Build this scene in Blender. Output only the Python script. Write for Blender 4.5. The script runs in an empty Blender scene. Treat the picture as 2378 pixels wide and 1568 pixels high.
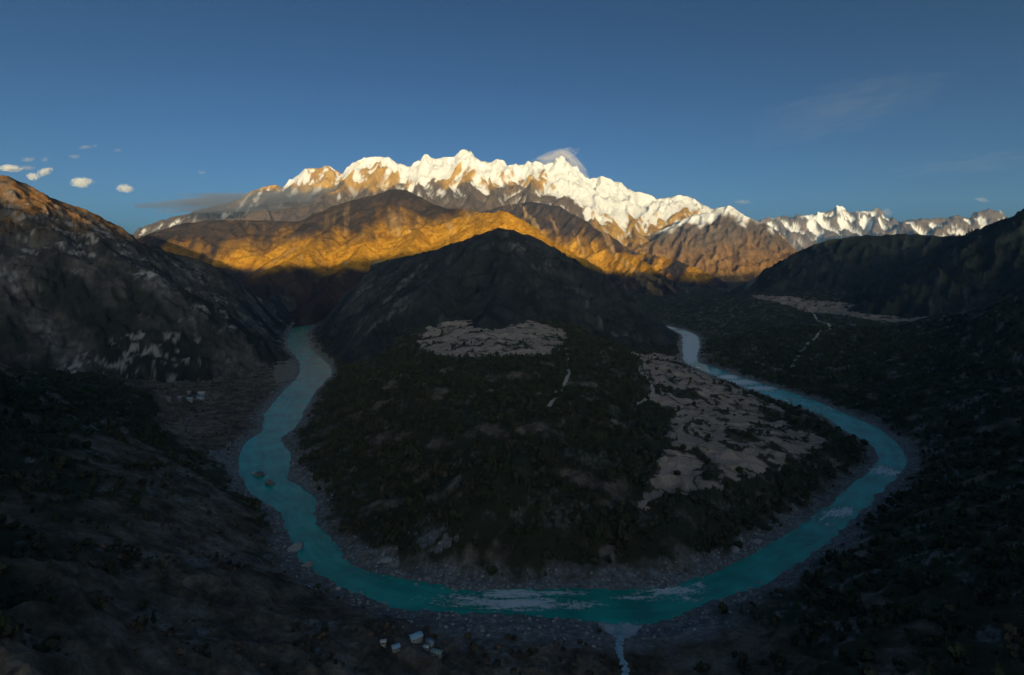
import bpy, bmesh, math, random
import numpy as np

# ------------------------------------------------------------------ camera, sky, sun, exposure
random.seed(7)
RNG = np.random.default_rng(11)
scene = bpy.context.scene
C = scene.collection
W, F, HX, HY = 2378.0, 1320.0, 1189.0, 610.0      # picture width, focal length, vanishing point in photo pixels
CAM_Z = 450.0                                     # camera height over the river (river surface is z = 0)

cam_d = bpy.data.cameras.new('camera')
cam = bpy.data.objects.new('camera', cam_d)
C.objects.link(cam)
cam.location = (0, 0, CAM_Z)
cam.rotation_euler = (math.radians(90), 0, 0)
cam_d.sensor_width = 36.0
cam_d.lens = 36.0 * F / W
cam_d.shift_y = -(784.0 - HY) / W
cam_d.clip_start = 5.0
cam_d.clip_end = 200000.0
scene.camera = cam

SUN_EL = math.radians(6.5)
SUN_AZ = math.radians(-12.0)                       # the light travels towards +y, turned this much to +x
world = bpy.data.worlds.new('World')
scene.world = world
world.use_nodes = True
wn = world.node_tree.nodes
bg = wn['Background']
sky = wn.new('ShaderNodeTexSky')
sky.sky_type = 'NISHITA'
sky.sun_disc = False
sky.sun_elevation = SUN_EL
sky.sun_rotation = math.pi + SUN_AZ
sky.altitude = 1800
sky.air_density = 0.55
sky.dust_density = 9.5
sky.ozone_density = 1.7
contrast = wn.new('ShaderNodeGamma')               # the photograph's sky is contrasty: deep overhead, pale at the horizon
contrast.inputs['Gamma'].default_value = 1.5
world.node_tree.links.new(sky.outputs[0], contrast.inputs[0])
tint = wn.new('ShaderNodeMix'); tint.data_type = 'RGBA'; tint.blend_type = 'MULTIPLY'
tint.inputs[0].default_value = 1.0
tint.inputs[7].default_value = (0.74, 0.86, 0.78, 1.0)   # the whole sky leans to slate blue
world.node_tree.links.new(contrast.outputs[0], tint.inputs[6])
world.node_tree.links.new(tint.outputs[2], bg.inputs[0])
bg.inputs[1].default_value = 0.05

sun_d = bpy.data.lights.new('sun', 'SUN')
sun_d.energy = 5.0
sun_d.color = (1.0, 0.77, 0.43)
sun_d.angle = math.radians(0.4)
sun = bpy.data.objects.new('sun', sun_d)
C.objects.link(sun)
LD = np.array([math.sin(SUN_AZ) * math.cos(SUN_EL), math.cos(SUN_AZ) * math.cos(SUN_EL), -math.sin(SUN_EL)])
from mathutils import Vector
sun.rotation_euler = Vector(LD).to_track_quat('-Z', 'Y').to_euler()
sun.location = (0, -3000, 3000)

scene.view_settings.view_transform = 'Standard'
scene.view_settings.look = 'None'
scene.view_settings.exposure = 0.5
scene.view_settings.gamma = 1.0
scene.view_settings.use_curve_mapping = False
scene.cycles.use_denoising = True
scene.cycles.max_bounces = 6
scene.cycles.volume_bounces = 6
scene.cycles.transparent_max_bounces = 8

# ------------------------------------------------------------------ helpers
def P3(px, py, d):
    """photo pixel + distance from the camera plane -> point in metres"""
    return np.array([(px - HX) / F * d, d, CAM_Z - (py - HY) / F * d])

def PZ(px, py, z):
    """photo pixel on the level z"""
    return P3(px, py, (CAM_Z - z) * F / (py - HY))

_perm = np.random.default_rng(3).permutation(256)
_perm = np.concatenate([_perm, _perm, _perm]).astype(np.int32)
_ang = np.random.default_rng(4).random(256) * 2 * np.pi
_gx, _gy = np.cos(_ang).astype(np.float32), np.sin(_ang).astype(np.float32)

def noise(x, y, seed=0):
    x = np.asarray(x, np.float32) + 17.31 * seed
    y = np.asarray(y, np.float32) - 9.77 * seed
    xi, yi = np.floor(x), np.floor(y)
    fx, fy = x - xi, y - yi
    ix, iy = xi.astype(np.int32) & 255, yi.astype(np.int32) & 255
    u = fx * fx * fx * (fx * (fx * 6 - 15) + 10)
    v = fy * fy * fy * (fy * (fy * 6 - 15) + 10)
    def g(ox, oy):
        h = _perm[_perm[ix + ox] + iy + oy]
        return _gx[h] * (fx - ox) + _gy[h] * (fy - oy)
    a = g(0, 0); b = g(1, 0); c = g(0, 1); d = g(1, 1)
    return ((a + u * (b - a)) + v * ((c + u * (d - c)) - (a + u * (b - a)))) * 1.5

def fbm(x, y, oct=5, seed=0, gain=0.5):
    s = 0; a = 1.0; f = 1.0
    for i in range(oct):
        s = s + a * noise(x * f, y * f, seed + i)
        a *= gain; f *= 2.03
    return s

def ridged(x, y, oct=5, seed=0, gain=0.5):
    s = 0; a = 1.0; f = 1.0; w = 1.0
    for i in range(oct):
        n = 1 - np.abs(noise(x * f, y * f, seed + i)) * 1.6
        n = n * n
        s = s + a * n * w
        w = np.clip(n * 1.6, 0, 1)
        a *= gain; f *= 2.07
    return s

def sstep(a, b, x):
    t = np.clip((x - a) / (b - a), 0, 1)
    return t * t * (3 - 2 * t)

def catmull(pts, n):
    pts = np.asarray(pts, float)
    p = np.vstack([2 * pts[0] - pts[1], pts, 2 * pts[-1] - pts[-2]])
    out = []
    m = len(pts) - 1
    for t in np.linspace(0, m - 1e-6, n):
        i = int(t); u = t - i
        a, b, c, d = p[i], p[i + 1], p[i + 2], p[i + 3]
        out.append(0.5 * (2 * b + (c - a) * u + (2 * a - 5 * b + 4 * c - d) * u * u + (3 * b - a - 3 * c + d) * u ** 3))
    return np.array(out)

def grid_mesh(name, V, nr, nc, mat, attrs=None, closed=False, kind='structure', smooth=True):
    """V: (nr*nc,3) in row-major order -> one sheet"""
    idx = np.arange(nr * nc).reshape(nr, nc)
    if closed:
        idx = np.hstack([idx, idx[:, :1]])
    q = np.stack([idx[:-1, :-1], idx[:-1, 1:], idx[1:, 1:], idx[1:, :-1]], -1).reshape(-1, 4)
    return mesh_from(name, V, q, mat, attrs, kind, smooth)

def mesh_from(name, V, quads, mat, attrs=None, kind=None, smooth=False, parent=None):
    me = bpy.data.meshes.new(name)
    n = len(quads)
    k = quads.shape[1]
    me.vertices.add(len(V)); me.loops.add(n * k); me.polygons.add(n)
    me.vertices.foreach_set('co', np.asarray(V, np.float32).ravel())
    me.loops.foreach_set('vertex_index', quads.astype(np.int32).ravel())
    me.polygons.foreach_set('loop_start', np.arange(0, n * k, k, dtype=np.int32))
    me.update(calc_edges=True)
    if smooth:
        me.polygons.foreach_set('use_smooth', np.ones(n, bool))
    for an, av in (attrs or {}).items():
        a = me.attributes.new(an, 'FLOAT', 'POINT')
        a.data.foreach_set('value', np.asarray(av, np.float32).ravel())
    me.materials.append(mat)
    o = bpy.data.objects.new(name, me)
    C.objects.link(o)
    if kind: o['kind'] = kind
    if parent is not None: o.parent = parent
    return o

class NT:
    """tiny node-tree writer"""
    def __init__(s, name):
        s.m = bpy.data.materials.new(name)
        s.m.use_nodes = True
        s.t = s.m.node_tree
        s.n = s.t.nodes
        s.b = s.n.get('Principled BSDF')
        s.b.inputs['Roughness'].default_value = 0.95
        s.b.inputs['Specular IOR Level'].default_value = 0.1
    def link(s, a, b): s.t.links.new(a, b)
    def attr(s, name):
        a = s.n.new('ShaderNodeAttribute'); a.attribute_name = name
        return a.outputs['Fac']
    def pos(s):
        return s.n.new('ShaderNodeNewGeometry').outputs['Position']
    def noise(s, scale, detail=6, rough=0.55, vec=None, dist=0.0):
        n = s.n.new('ShaderNodeTexNoise')
        n.inputs['Scale'].default_value = scale
        n.inputs['Detail'].default_value = detail
        n.inputs['Roughness'].default_value = rough
        n.inputs['Distortion'].default_value = dist
        s.link(vec if vec is not None else s.pos(), n.inputs['Vector'])
        return n.outputs['Fac']
    def scalevec(s, v, sc):
        m = s.n.new('ShaderNodeMapping'); m.inputs['Scale'].default_value = sc
        s.link(v, m.inputs['Vector'])
        return m.outputs[0]
    def ramp(s, fac, stops):
        r = s.n.new('ShaderNodeValToRGB')
        e = r.color_ramp.elements
        while len(e) < len(stops): e.new(0.5)
        for i, (p, c) in enumerate(stops):
            e[i].position = p
            e[i].color = (*c, 1) if len(c) == 3 else c
        s.link(fac, r.inputs[0])
        return r.outputs[0]
    def gray(s, fac, a, b):
        return s.ramp(fac, [(a, (0, 0, 0)), (b, (1, 1, 1))])
    def mix(s, fac, a, b):
        m = s.n.new('ShaderNodeMix'); m.data_type = 'RGBA'
        for v, i in ((fac, 0), (a, 6), (b, 7)):
            if isinstance(v, (int, float)): m.inputs[i].default_value = v
            elif isinstance(v, tuple): m.inputs[i].default_value = (*v, 1)
            else: s.link(v, m.inputs[i])
        return m.outputs[2]
    def math(s, op, a, b=0.0, clamp=False):
        m = s.n.new('ShaderNodeMath'); m.operation = op; m.use_clamp = clamp
        for v, i in ((a, 0), (b, 1)):
            if isinstance(v, (int, float)): m.inputs[i].default_value = v
            else: s.link(v, m.inputs[i])
        return m.outputs[0]
    def bump(s, h, dist, strength=1.0):
        b = s.n.new('ShaderNodeBump')
        b.inputs['Distance'].default_value = dist
        b.inputs['Strength'].default_value = strength
        s.link(h, b.inputs['Height'])
        s.link(b.outputs[0], s.b.inputs['Normal'])
    def color(s, c):
        if isinstance(c, tuple): s.b.inputs['Base Color'].default_value = (*c, 1)
        else: s.link(c, s.b.inputs['Base Color'])

# ------------------------------------------------------------------ the river's plan, traced on the water level
RIVER = [  # outer bank px,py / inner bank px,py, far left reach -> near bend -> far right reach
 (698,738,736,738),(688,749,732,749),(676,764,720,762),(668,800,714,800),(690,835,755,838),(694,868,771,866),(652,915,738,903),(615,960,711,948),
 (606,1000,690,988),(566,1030,655,1022),(552,1078,680,1064),(576,1140,664,1102),(640,1190,722,1150),(664,1232,733,1212),
 (690,1290,788,1272),(738,1335,826,1318),(802,1372,920,1341),(900,1406,1010,1356),(1060,1426,1120,1372),(1250,1432,1300,1367),
 (1400,1450,1445,1369),(1520,1446,1555,1361),(1626,1412,1656,1330),(1750,1368,1766,1277),(1862,1308,1868,1212),(1960,1226,1940,1160),
 (2051,1141,1976,1126),(2098,1090,2022,1091),(2107,1066,2036,1058),(2092,1040,2022,1034),(2036,991,1953,996),(1976,966,1905,963),(1888,929,1814,931),
 (1799,900,1739,904),(1700,869,1672,878),(1650,850,1610,852),(1618,836,1588,836),(1626,800,1584,796),(1612,776,1578,774),(1560,760,1535,761),(1500,752,1480,753),(1430,746,1420,748)]
_L = np.array([PZ(a, b, 0)[:2] for a, b, c, d in RIVER])
_R = np.array([PZ(c, d, 0)[:2] for a, b, c, d in RIVER])
NR = 260
RL, RR = catmull(_L, NR), catmull(_R, NR)
RC = (RL + RR) / 2
_t = np.gradient(RC, axis=0); _t /= np.linalg.norm(_t, axis=1)[:, None] + 1e-9
RHW = np.abs((RL - RR)[:, 0] * -_t[:, 1] + (RL - RR)[:, 1] * _t[:, 0]) / 2
RHW = np.clip(np.convolve(np.pad(RHW, 2, 'edge'), np.ones(5) / 5, 'valid'), 18, 90)

def river_edge(x, y):
    """distance outside the water's edge (negative in the water) and the index of the nearest station"""
    out = np.full(x.shape, 1e9, np.float32)
    near = np.where((np.abs(x) < 2600) & (y > 500) & (y < 6500))[0]
    for s in range(0, len(near), 20000):
        k = near[s:s + 20000]
        best = np.full(len(k), 1e9)
        for i in range(NR - 1):
            a, b = RC[i], RC[i + 1]
            ab = b - a
            t = np.clip(((x[k] - a[0]) * ab[0] + (y[k] - a[1]) * ab[1]) / (ab @ ab + 1e-6), 0, 1)
            dd = np.hypot(x[k] - a[0] - t * ab[0], y[k] - a[1] - t * ab[1]) - (RHW[i] + t * (RHW[i + 1] - RHW[i]))
            best = np.minimum(best, dd)
        out[k] = best
    return out

# ------------------------------------------------------------------ ground: thin-plate surface through surveyed points
GP = [P3(*p) for p in [
 # near left spur: its crest and the slope this side of it
 (690,1292,850),(600,1215,850),(450,1110,805),(300,1020,785),(150,940,795),(0,870,810),(-200,790,850),(-450,700,900),
 (0,1568,365),(0,1300,490),(0,1050,660),(150,1200,610),(300,1300,625),(300,1568,435),(600,1400,680),(500,1250,750),(900,1480,640),(900,1568,585),
 (1200,1500,655),(1200,1568,600),(1440,1500,650),(1440,1568,595),(-300,1400,400),
 # near right slope
 (1700,1480,640),(1700,1568,575),(2000,1350,740),(2000,1568,505),(2200,1200,800),(2378,1100,850),(2378,1300,620),(2378,1568,425),(2600,1200,600),
 (2250,1000,1120),(2378,900,1140),(2378,780,1850),(2378,680,2500),(2700,900,900),(2700,700,1900),(2250,850,1780),(2150,950,1500),
 # right bank: scarp and the high terrace with the pale strip
 (2000,870,2050),(1850,800,2750),(2150,800,2350),(2250,760,2600),(1760,692,4700),(1950,715,3900),(2100,732,3350),(2160,745,2950),(1650,702,5100),(1900,750,3250),(1700,760,3650),
 (1990,738,3350),(1760,800,2900),
 # far floor of the right hand valley
 (1450,712,5700),(1560,700,6200),(1480,735,4650),(1650,690,6000),
 # the peninsula: forest terrace, upper fields, lower fields
 (1150,1150,930),(1150,1250,815),(1150,1000,1190),(1150,900,1510),(1150,835,1870),(1150,745,2860),(1000,745,2840),(1310,750,2800),(1000,835,1880),(1310,830,1900),
 (900,900,1750),(900,1050,1180),(820,950,1600),(850,790,3050),(850,850,2350),(780,770,3500),
 (1500,1160,965),(1620,1130,1015),(1700,1000,1330),(1860,1030,1300),(1560,950,1560),(1560,850,2200),(1500,840,2300),(1400,1050,1110),(1400,900,1620),(1420,790,2800),
 (1350,1250,835),(1650,1230,880),(1800,1150,990),(1900,1080,1180),
 # left bank terrace with the village, foot of the left mountain
 (420,960,1640),(520,900,1960),(450,1020,1380),(560,960,1660),(640,850,2420),(400,900,1950),(350,980,1500),(300,900,1800),(660,780,3350),(520,1060,1270),
]]
GP += [np.array(p, float) for p in [
 (0, 150, 60), (-300, 100, 130), (300, 100, 120), (0, -400, 130), (-1200, 0, 420), (1200, 0, 420), (-1000, -900, 380), (1000, -900, 380), (0, -1300, 280),
 (-3500, 1000, 420), (3500, 1000, 600), (-4200, 3500, 300), (4500, 3500, 420), (0, -3500, 400), (-3500, -3000, 500), (3500, -3000, 500),
 (-2500, 6500, 60), (0, 7000, 60), (2800, 7500, 90), (4500, 7000, 250), (-5000, 7000, 200), (1500, 5200, 25),(-800,5200,60),
 (-1900, 2600, 60), (-2600, 1900, 120)]]
for i in range(0, NR, 4):                         # the banks, just above the water
    u = (RL[i] - RR[i]) / (np.linalg.norm(RL[i] - RR[i]) + 1e-6)
    for s, e in ((1, 14), (-1, 14)):
        q = RC[i] + s * u * (RHW[i] + e)
        GP.append(np.array([q[0], q[1], 5.0]))
GP = np.array(GP)
_gx2 = GP[:, :2] / 1000.0
def _K(r2): return 0.5 * r2 * np.log(r2 + 1e-9)
_n = len(GP)
_A = np.zeros((_n + 3, _n + 3))
_A[:_n, :_n] = _K(((_gx2[:, None] - _gx2[None]) ** 2).sum(-1)) + np.eye(_n) * 0.002
_A[:_n, _n] = 1; _A[:_n, _n + 1:] = _gx2
_A[_n, :_n] = 1; _A[_n + 1:, :_n] = _gx2.T
_w = np.linalg.solve(_A, np.concatenate([GP[:, 2], np.zeros(3)]))

def tps(x, y):
    out = np.empty(x.shape, np.float32)
    kx, ky = (x / 1000.0).astype(np.float32), (y / 1000.0).astype(np.float32)
    gw = _w.astype(np.float32); gg = _gx2.astype(np.float32)
    for s in range(0, len(x), 20000):
        a, b = kx[s:s + 20000], ky[s:s + 20000]
        r2 = (a[:, None] - gg[None, :, 0]) ** 2 + (b[:, None] - gg[None, :, 1]) ** 2
        out[s:s + 20000] = (0.5 * r2 * np.log(r2 + 1e-9)) @ gw[:_n] + gw[_n] + gw[_n + 1] * a + gw[_n + 2] * b
    return out

def ground_z(x, y, detail=True, want=None):
    x = np.asarray(x, float); y = np.asarray(y, float)
    r = np.hypot(x, y)
    inner = r < 8500
    h = np.full(x.shape, 60.0, np.float32)
    h[inner] = np.clip(tps(x[inner], y[inner]), -200, 1500)
    h = h + (60 - h) * sstep(6000, 8400, r)
    e = river_edge(x, y)
    if detail:
        away = sstep(10, 220, e)
        h = h + away * (16 * fbm(x / 260, y / 260, 4, 5) + 3.2 * fbm(x / 42, y / 42, 4, 9))
        slopey = sstep(60, 200, h) * sstep(300, 700, np.abs(x) + 0.35 * np.maximum(0, 900 - y))
        slopey = slopey * (1 - .9 * sstep(2300, 2900, y) * sstep(700, 1000, x))
        h = h + slopey * 44 * (ridged(x / 230 + 0.3 * noise(x / 300, y / 300, 2), y / 230, 5, 21) - 0.9)
        h = h + sstep(30, 120, e) * 5.5 * (ridged(x / 55, y / 55, 3, 25) - 0.9)
    wob = 5 * fbm(x / 60, y / 60, 3, 31) + 3.5 * fbm(x / 14, y / 14, 3, 33) if detail else 0
    eo = e + wob
    h = np.maximum(h, 2.0 + 0.10 * np.clip(eo, 0, 80))
    lim = np.where(eo > 0, 0.6 + 0.11 * np.minimum(eo, 22) + 0.55 * np.maximum(eo - 22, 0), -6 + 0 * eo)
    h = np.where(e < 400, np.minimum(h, lim), h)
    h = np.where(eo < 0, np.maximum(0.22 * eo, -5), h)
    if want: return h, e
    return h

def hit(px, py, z0=None):
    """where the photo pixel's line of sight meets the ground"""
    d = np.exp(np.linspace(math.log(300), math.log(8000), 700))
    x = (px - HX) / F * d
    zr = CAM_Z - (py - HY) / F * d
    h = ground_z(x, d, False)
    k = np.where(h >= zr)[0]
    i = k[0] if len(k) else len(d) - 1
    return np.array([x[i], d[i], h[i]])

# ------------------------------------------------------------------ mountains: branching crest lines with falling flanks
def ridge_net(main, seed, S, step, spur_len, s1, sub=True, jit=0.35, both=True, s2=None, lean=0.0):
    """main crest (n,3) -> segments (x0,y0,z0,x1,y1,z1,slope)"""
    g = np.random.default_rng(seed)
    segs = []
    for a, b in zip(main[:-1], main[1:]):
        segs.append((*a, *b, S))
    s2 = s2 or (s1 + S) / 2
    L = np.concatenate([[0], np.cumsum(np.linalg.norm(np.diff(main[:, :2], axis=0), axis=1))])
    for side in ((-1, 1) if both else (-1,)):
        t = step * g.uniform(0.2, 0.8)
        while t < L[-1]:
            p = np.array([np.interp(t, L, main[:, k]) for k in range(3)])
            q = np.array([np.interp(min(t + step * .5, L[-1]), L, main[:, k]) for k in range(3)])
            q0 = np.array([np.interp(max(t - step * .5, 0), L, main[:, k]) for k in range(3)])
            tg = (q - q0)[:2]; tg /= np.linalg.norm(tg) + 1e-9
            nv = np.array([tg[1], -tg[0]]) * (1 if side < 0 else -1)      # -1: towards the viewer
            ang = math.atan2(nv[1], nv[0]) + g.normal(0, jit) + lean
            ln = spur_len * g.uniform(0.65, 1.25)
            n = 7
            cur = p.copy()
            for i in range(n):
                ang += g.normal(0, jit * 0.45)
                st = ln / n
                k = s1 * (1.35 - 0.75 * i / n) * g.uniform(0.75, 1.25)
                nx = cur + np.array([math.cos(ang) * st, math.sin(ang) * st, -k * st])
                segs.append((*cur, *nx, S))
                if sub and i >= 1:
                    for sd in ((-1, 1) if g.random() < 0.6 else (g.choice([-1, 1]),)):
                        a2 = ang + sd * g.uniform(0.6, 1.1)
                        c2 = nx.copy(); l2 = st * g.uniform(0.9, 1.7)
                        for j in range(2):
                            a2 += g.normal(0, 0.2)
                            n2 = c2 + np.array([math.cos(a2) * l2 / 2, math.sin(a2) * l2 / 2, -s2 * l2 / 2 * g.uniform(.85, 1.15)])
                            segs.append((*c2, *n2, S * 1.08))
                            c2 = n2
                cur = nx
            t += step * g.uniform(0.65, 1.35)
    return np.array(segs, np.float32)

def net_z(segs, x, y, warp=0.0, wl=1.0):
    """height of the flanks and how far they have dropped from the crest line above them"""
    x = np.asarray(x, np.float32); y = np.asarray(y, np.float32)
    if warp:
        wx = warp * fbm(x / wl, y / wl, 4, 41); wy = warp * fbm(x / wl, y / wl, 4, 57)
        x = x + wx; y = y + wy
    H = np.full(x.shape, -9999, np.float32); D = np.zeros(x.shape, np.float32)
    CH = 6000
    for s in range(0, len(x), CH):
        a, b = x[s:s + CH], y[s:s + CH]
        h = np.full(a.shape, -9999, np.float32); dr = np.zeros(a.shape, np.float32)
        cx0, cx1, cy0, cy1 = a.min(), a.max(), b.min(), b.max()
        for g in segs:
            ex, ey = g[3] - g[0], g[4] - g[1]
            t = np.clip(((a - g[0]) * ex + (b - g[1]) * ey) / (ex * ex + ey * ey + 1e-6), 0, 1)
            dist = np.hypot(a - g[0] - t * ex, b - g[1] - t * ey)
            drop = dist * g[6]
            v = g[2] + t * (g[5] - g[2]) - drop
            m = v > h
            h = np.where(m, v, h); dr = np.where(m, drop, dr)
        H[s:s + CH] = h; D[s:s + CH] = dr
    return H, D

MOUNT = {}
def mountain(name, crest, mat, S=0.62, step=500, spur_len=2000, s1=0.36, seed=1, cols=None, nc=300, front=4000, back=1500, nf=110, nb=18,
             warp=60, wl=500, amp=30, awl=220, rough=0.0, rise=20, masks=None, sub=True, jit=.35, lean=0.0, extra=None, dense=1.6, tame=1.0, ffrac=None):
    main = np.array([P3(*c) for c in crest])
    fine = catmull(main, len(crest) * 6)
    nz = fbm(np.linspace(0, len(crest) * 1.7, len(fine)), np.full(len(fine), seed * 3.1), 4, seed)
    fine[:, 2] += nz * rise
    segs = ridge_net(fine, seed, S, step, spur_len, s1, sub, jit, True, None, lean)
    if extra is not None:
        segs = np.vstack([segs, np.array(extra, np.float32)])
    cpx = fine[:, 0] / fine[:, 1] * F + HX
    o = np.argsort(cpx)
    px0, px1 = cols
    px = np.linspace(px0, px1, nc)
    dc = np.interp(px, cpx[o], fine[o, 1])
    tf = -front * (np.linspace(1, 0, nf) ** dense)
    tb = back * (np.linspace(0, 1, nb + 1)[1:] ** dense)
    t = np.concatenate([tf, tb])
    d = dc[None, :] + t[:, None]
    if ffrac:
        d = dc[None, :] + np.where(t[:, None] < 0, t[:, None] / front * ffrac * dc[None, :], t[:, None])
    x = ((px - HX) / F)[None, :] * d
    xf, yf = x.ravel(), d.ravel()
    def zfun(a, b, full=False):
        h, dr = net_z(segs, a, b, warp, wl)
        k = sstep(0, 130 * tame, dr)
        h = h + (0.25 + 0.75 * k) * amp * fbm(a / awl, b / awl, 5, seed + 3)
        if rough: h = h + (0.2 + .8 * k) * rough * (ridged(a / (awl * 1.3), b / (awl * 1.3), 4, seed + 13) - 0.9)
        if name in ('left_mountain', 'central_hill'):           # the river has cut its corridor through their feet
            e = river_edge(np.asarray(a, float), np.asarray(b, float))
            q = e - 22 + 14 * fbm(a / 70, b / 70, 3, 45)
            h = np.where(e < 400, np.minimum(h, np.where(q > 60, 37 + (q - 60) * 1.1, q * .62)), h)
        return (h, dr) if full else h
    z, drop = zfun(xf, yf, True)
    V = np.stack([xf, yf, z], -1)
    at = {'drop': drop}
    if masks:
        zz = z.reshape(len(t), nc); acc = 0; w = 0
        for r_ in (2, 4, 7):
            for ax_ in (0, 1):
                acc = acc + np.roll(zz, r_, ax_) + np.roll(zz, -r_, ax_); w += 2
        conc = np.clip(acc / w - zz, -120, 120); conc[:8] = 0; conc[-8:] = 0
        global CONC
        CONC = conc.ravel()
        at.update(masks(xf, yf, z, drop, (xf / yf * F + HX), HY + (CAM_Z - z) / yf * F))
    MOUNT[name] = zfun
    return grid_mesh(name, V, len(t), nc, mat, at)

# ------------------------------------------------------------------ materials of the land
def m_ground():
    t = NT('ground_cover')
    big = t.noise(0.004, 6, 0.6); mid = t.noise(0.026, 9, 0.72); fine = t.noise(0.16, 6, 0.7)
    scrub = t.ramp(mid, [(0.33, (0.06, 0.052, 0.036)), (0.46, (0.19, 0.14, 0.10)), (0.57, (0.33, 0.25, 0.185)), (0.70, (0.52, 0.42, 0.34))])
    scrub = t.mix(t.gray(fine, 0.35, 0.7), scrub, t.mix(0.5, scrub, (0.03, 0.028, 0.02)))
    wood = t.ramp(mid, [(0.3, (0.05, 0.056, 0.032)), (0.6, (0.085, 0.082, 0.046)), (0.85, (0.13, 0.115, 0.07))])
    c = t.mix(t.attr('wood'), scrub, wood)
    fp = t.noise(0.02, 5, 0.6, dist=0.6)
    field = t.ramp(t.noise(0.012, 6, 0.6), [(0.3, (0.60, 0.42, 0.33)), (0.5, (0.72, 0.52, 0.41)), (0.7, (0.80, 0.60, 0.47))])
    field = t.mix(t.gray(fine, 0.45, 0.75), field, t.mix(0.35, field, (0.10, 0.08, 0.06)))
    vo = t.n.new('ShaderNodeTexVoronoi'); vo.inputs['Scale'].default_value = 1.0
    ve = t.n.new('ShaderNodeTexVoronoi'); ve.feature = 'DISTANCE_TO_EDGE'; ve.inputs['Scale'].default_value = 1.0
    wv = t.n.new('ShaderNodeVectorMath'); wv.operation = 'ADD'
    wn_ = t.n.new('ShaderNodeTexNoise'); wn_.inputs['Scale'].default_value = 0.02; t.link(t.pos(), wn_.inputs['Vector'])
    wsc = t.n.new('ShaderNodeVectorMath'); wsc.operation = 'SCALE'; wsc.inputs['Scale'].default_value = 60.0
    t.link(wn_.outputs['Color'], wsc.inputs[0]); t.link(t.pos(), wv.inputs[0]); t.link(wsc.outputs[0], wv.inputs[1])
    pv = t.scalevec(wv.outputs[0], (0.012, 0.040, 0.0))
    t.link(pv, vo.inputs['Vector']); t.link(pv, ve.inputs['Vector'])
    sep = t.n.new('ShaderNodeSeparateColor'); t.link(vo.outputs['Color'], sep.inputs[0])
    field = t.mix(sep.outputs[0], t.mix(0.28, field, (0.20, 0.14, 0.09)), field)
    field = t.mix(t.math('MULTIPLY', t.gray(sep.outputs[1], .82, .84), .3), field, (0.22, 0.22, 0.12))
    field = t.mix(t.math('MULTIPLY', t.math('SUBTRACT', 1.0, t.gray(ve.outputs['Distance'], 0.008, 0.05)), t.gray(fp, .5, .66)), field, (0.15, 0.115, 0.08))
    c = t.mix(t.attr('field'), c, field)
    stone = t.ramp(t.noise(0.11, 9, 0.75), [(0.3, (0.10, 0.095, 0.095)), (0.5, (0.27, 0.255, 0.25)), (0.72, (0.60, 0.57, 0.55))])
    c = t.mix(t.attr('gravel'), c, stone)
    sand = t.mix(fine, (0.30, 0.25, 0.19), (0.40, 0.34, 0.26))
    c = t.mix(t.attr('sand'), c, sand)
    c = t.mix(t.attr('fan'), c, t.mix(fine, (0.60, 0.62, 0.64), (0.82, 0.83, 0.84)))
    t.color(c)
    t.bump(t.math('ADD', mid, t.math('MULTIPLY', fine, 0.35)), 9.0, 0.8)
    return t.m

def m_slope(name, lo, mid_, hi, scree_or_shade, golden=None, bump=14, sc=1.0, snow=False):
    """bare mountain side: three tones by noise, a masked tone for pale rubble streaks or painted shade, optional golden grass and snow by mask"""
    t = NT(name)
    n1 = t.noise(0.006 * sc, 8, 0.65); n2 = t.noise(0.04 * sc, 8, 0.74, vec=t.scalevec(t.pos(), (1, 1, .28)))
    f = t.math('ADD', t.math('MULTIPLY', n1, 0.6), t.math('MULTIPLY', n2, 0.4))
    c = t.ramp(f, [(0.36, lo), (0.5, mid_), (0.64, hi)])
    if golden:
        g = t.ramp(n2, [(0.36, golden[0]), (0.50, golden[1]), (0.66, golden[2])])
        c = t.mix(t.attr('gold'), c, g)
    c = t.mix(t.attr('wood'), c, t.mix(n2, (0.022, 0.028, 0.022), (0.05, 0.054, 0.04)))
    c = t.mix(t.attr('scree_or_shade'), c, t.mix(n2, scree_or_shade, tuple(min(1, v * 1.5) for v in scree_or_shade)))
    if snow:
        c = t.mix(t.attr('snow'), c, t.mix(n1, (0.80, 0.82, 0.86), (0.9, 0.9, 0.9)))
    t.color(c)
    t.bump(f, bump / sc, 1.0)
    return t.m

M_ground = m_ground()
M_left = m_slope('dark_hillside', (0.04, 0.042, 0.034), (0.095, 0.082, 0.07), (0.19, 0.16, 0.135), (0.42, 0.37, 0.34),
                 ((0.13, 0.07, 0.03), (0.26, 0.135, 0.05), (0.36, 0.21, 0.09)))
M_dark = m_slope('forested_hillside', (0.030, 0.034, 0.033), (0.052, 0.054, 0.052), (0.095, 0.092, 0.088), (0.26, 0.235, 0.22))
M_right = m_slope('forested_ridge', (0.045, 0.052, 0.038), (0.07, 0.072, 0.052), (0.11, 0.10, 0.075), (0.2, 0.18, 0.16))
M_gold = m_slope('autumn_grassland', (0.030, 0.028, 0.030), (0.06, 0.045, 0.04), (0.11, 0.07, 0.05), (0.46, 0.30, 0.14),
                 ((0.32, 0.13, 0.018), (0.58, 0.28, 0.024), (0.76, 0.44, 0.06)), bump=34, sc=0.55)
M_snow = m_slope('snow_and_rock', (0.22, 0.12, 0.03), (0.48, 0.27, 0.05), (0.66, 0.42, 0.11), (0.060, 0.050, 0.052), bump=80, sc=0.28, snow=True)  # last colour is the dark tone of the shade painted on the massif
M_grey = m_slope('grey_rock_and_snow', (0.07, 0.06, 0.055), (0.14, 0.10, 0.07), (0.24, 0.17, 0.11), (0.5, 0.4, 0.25),
                 ((0.12, 0.07, 0.03), (0.28, 0.15, 0.05), (0.40, 0.24, 0.10)), bump=50, sc=0.3, snow=True)
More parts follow.
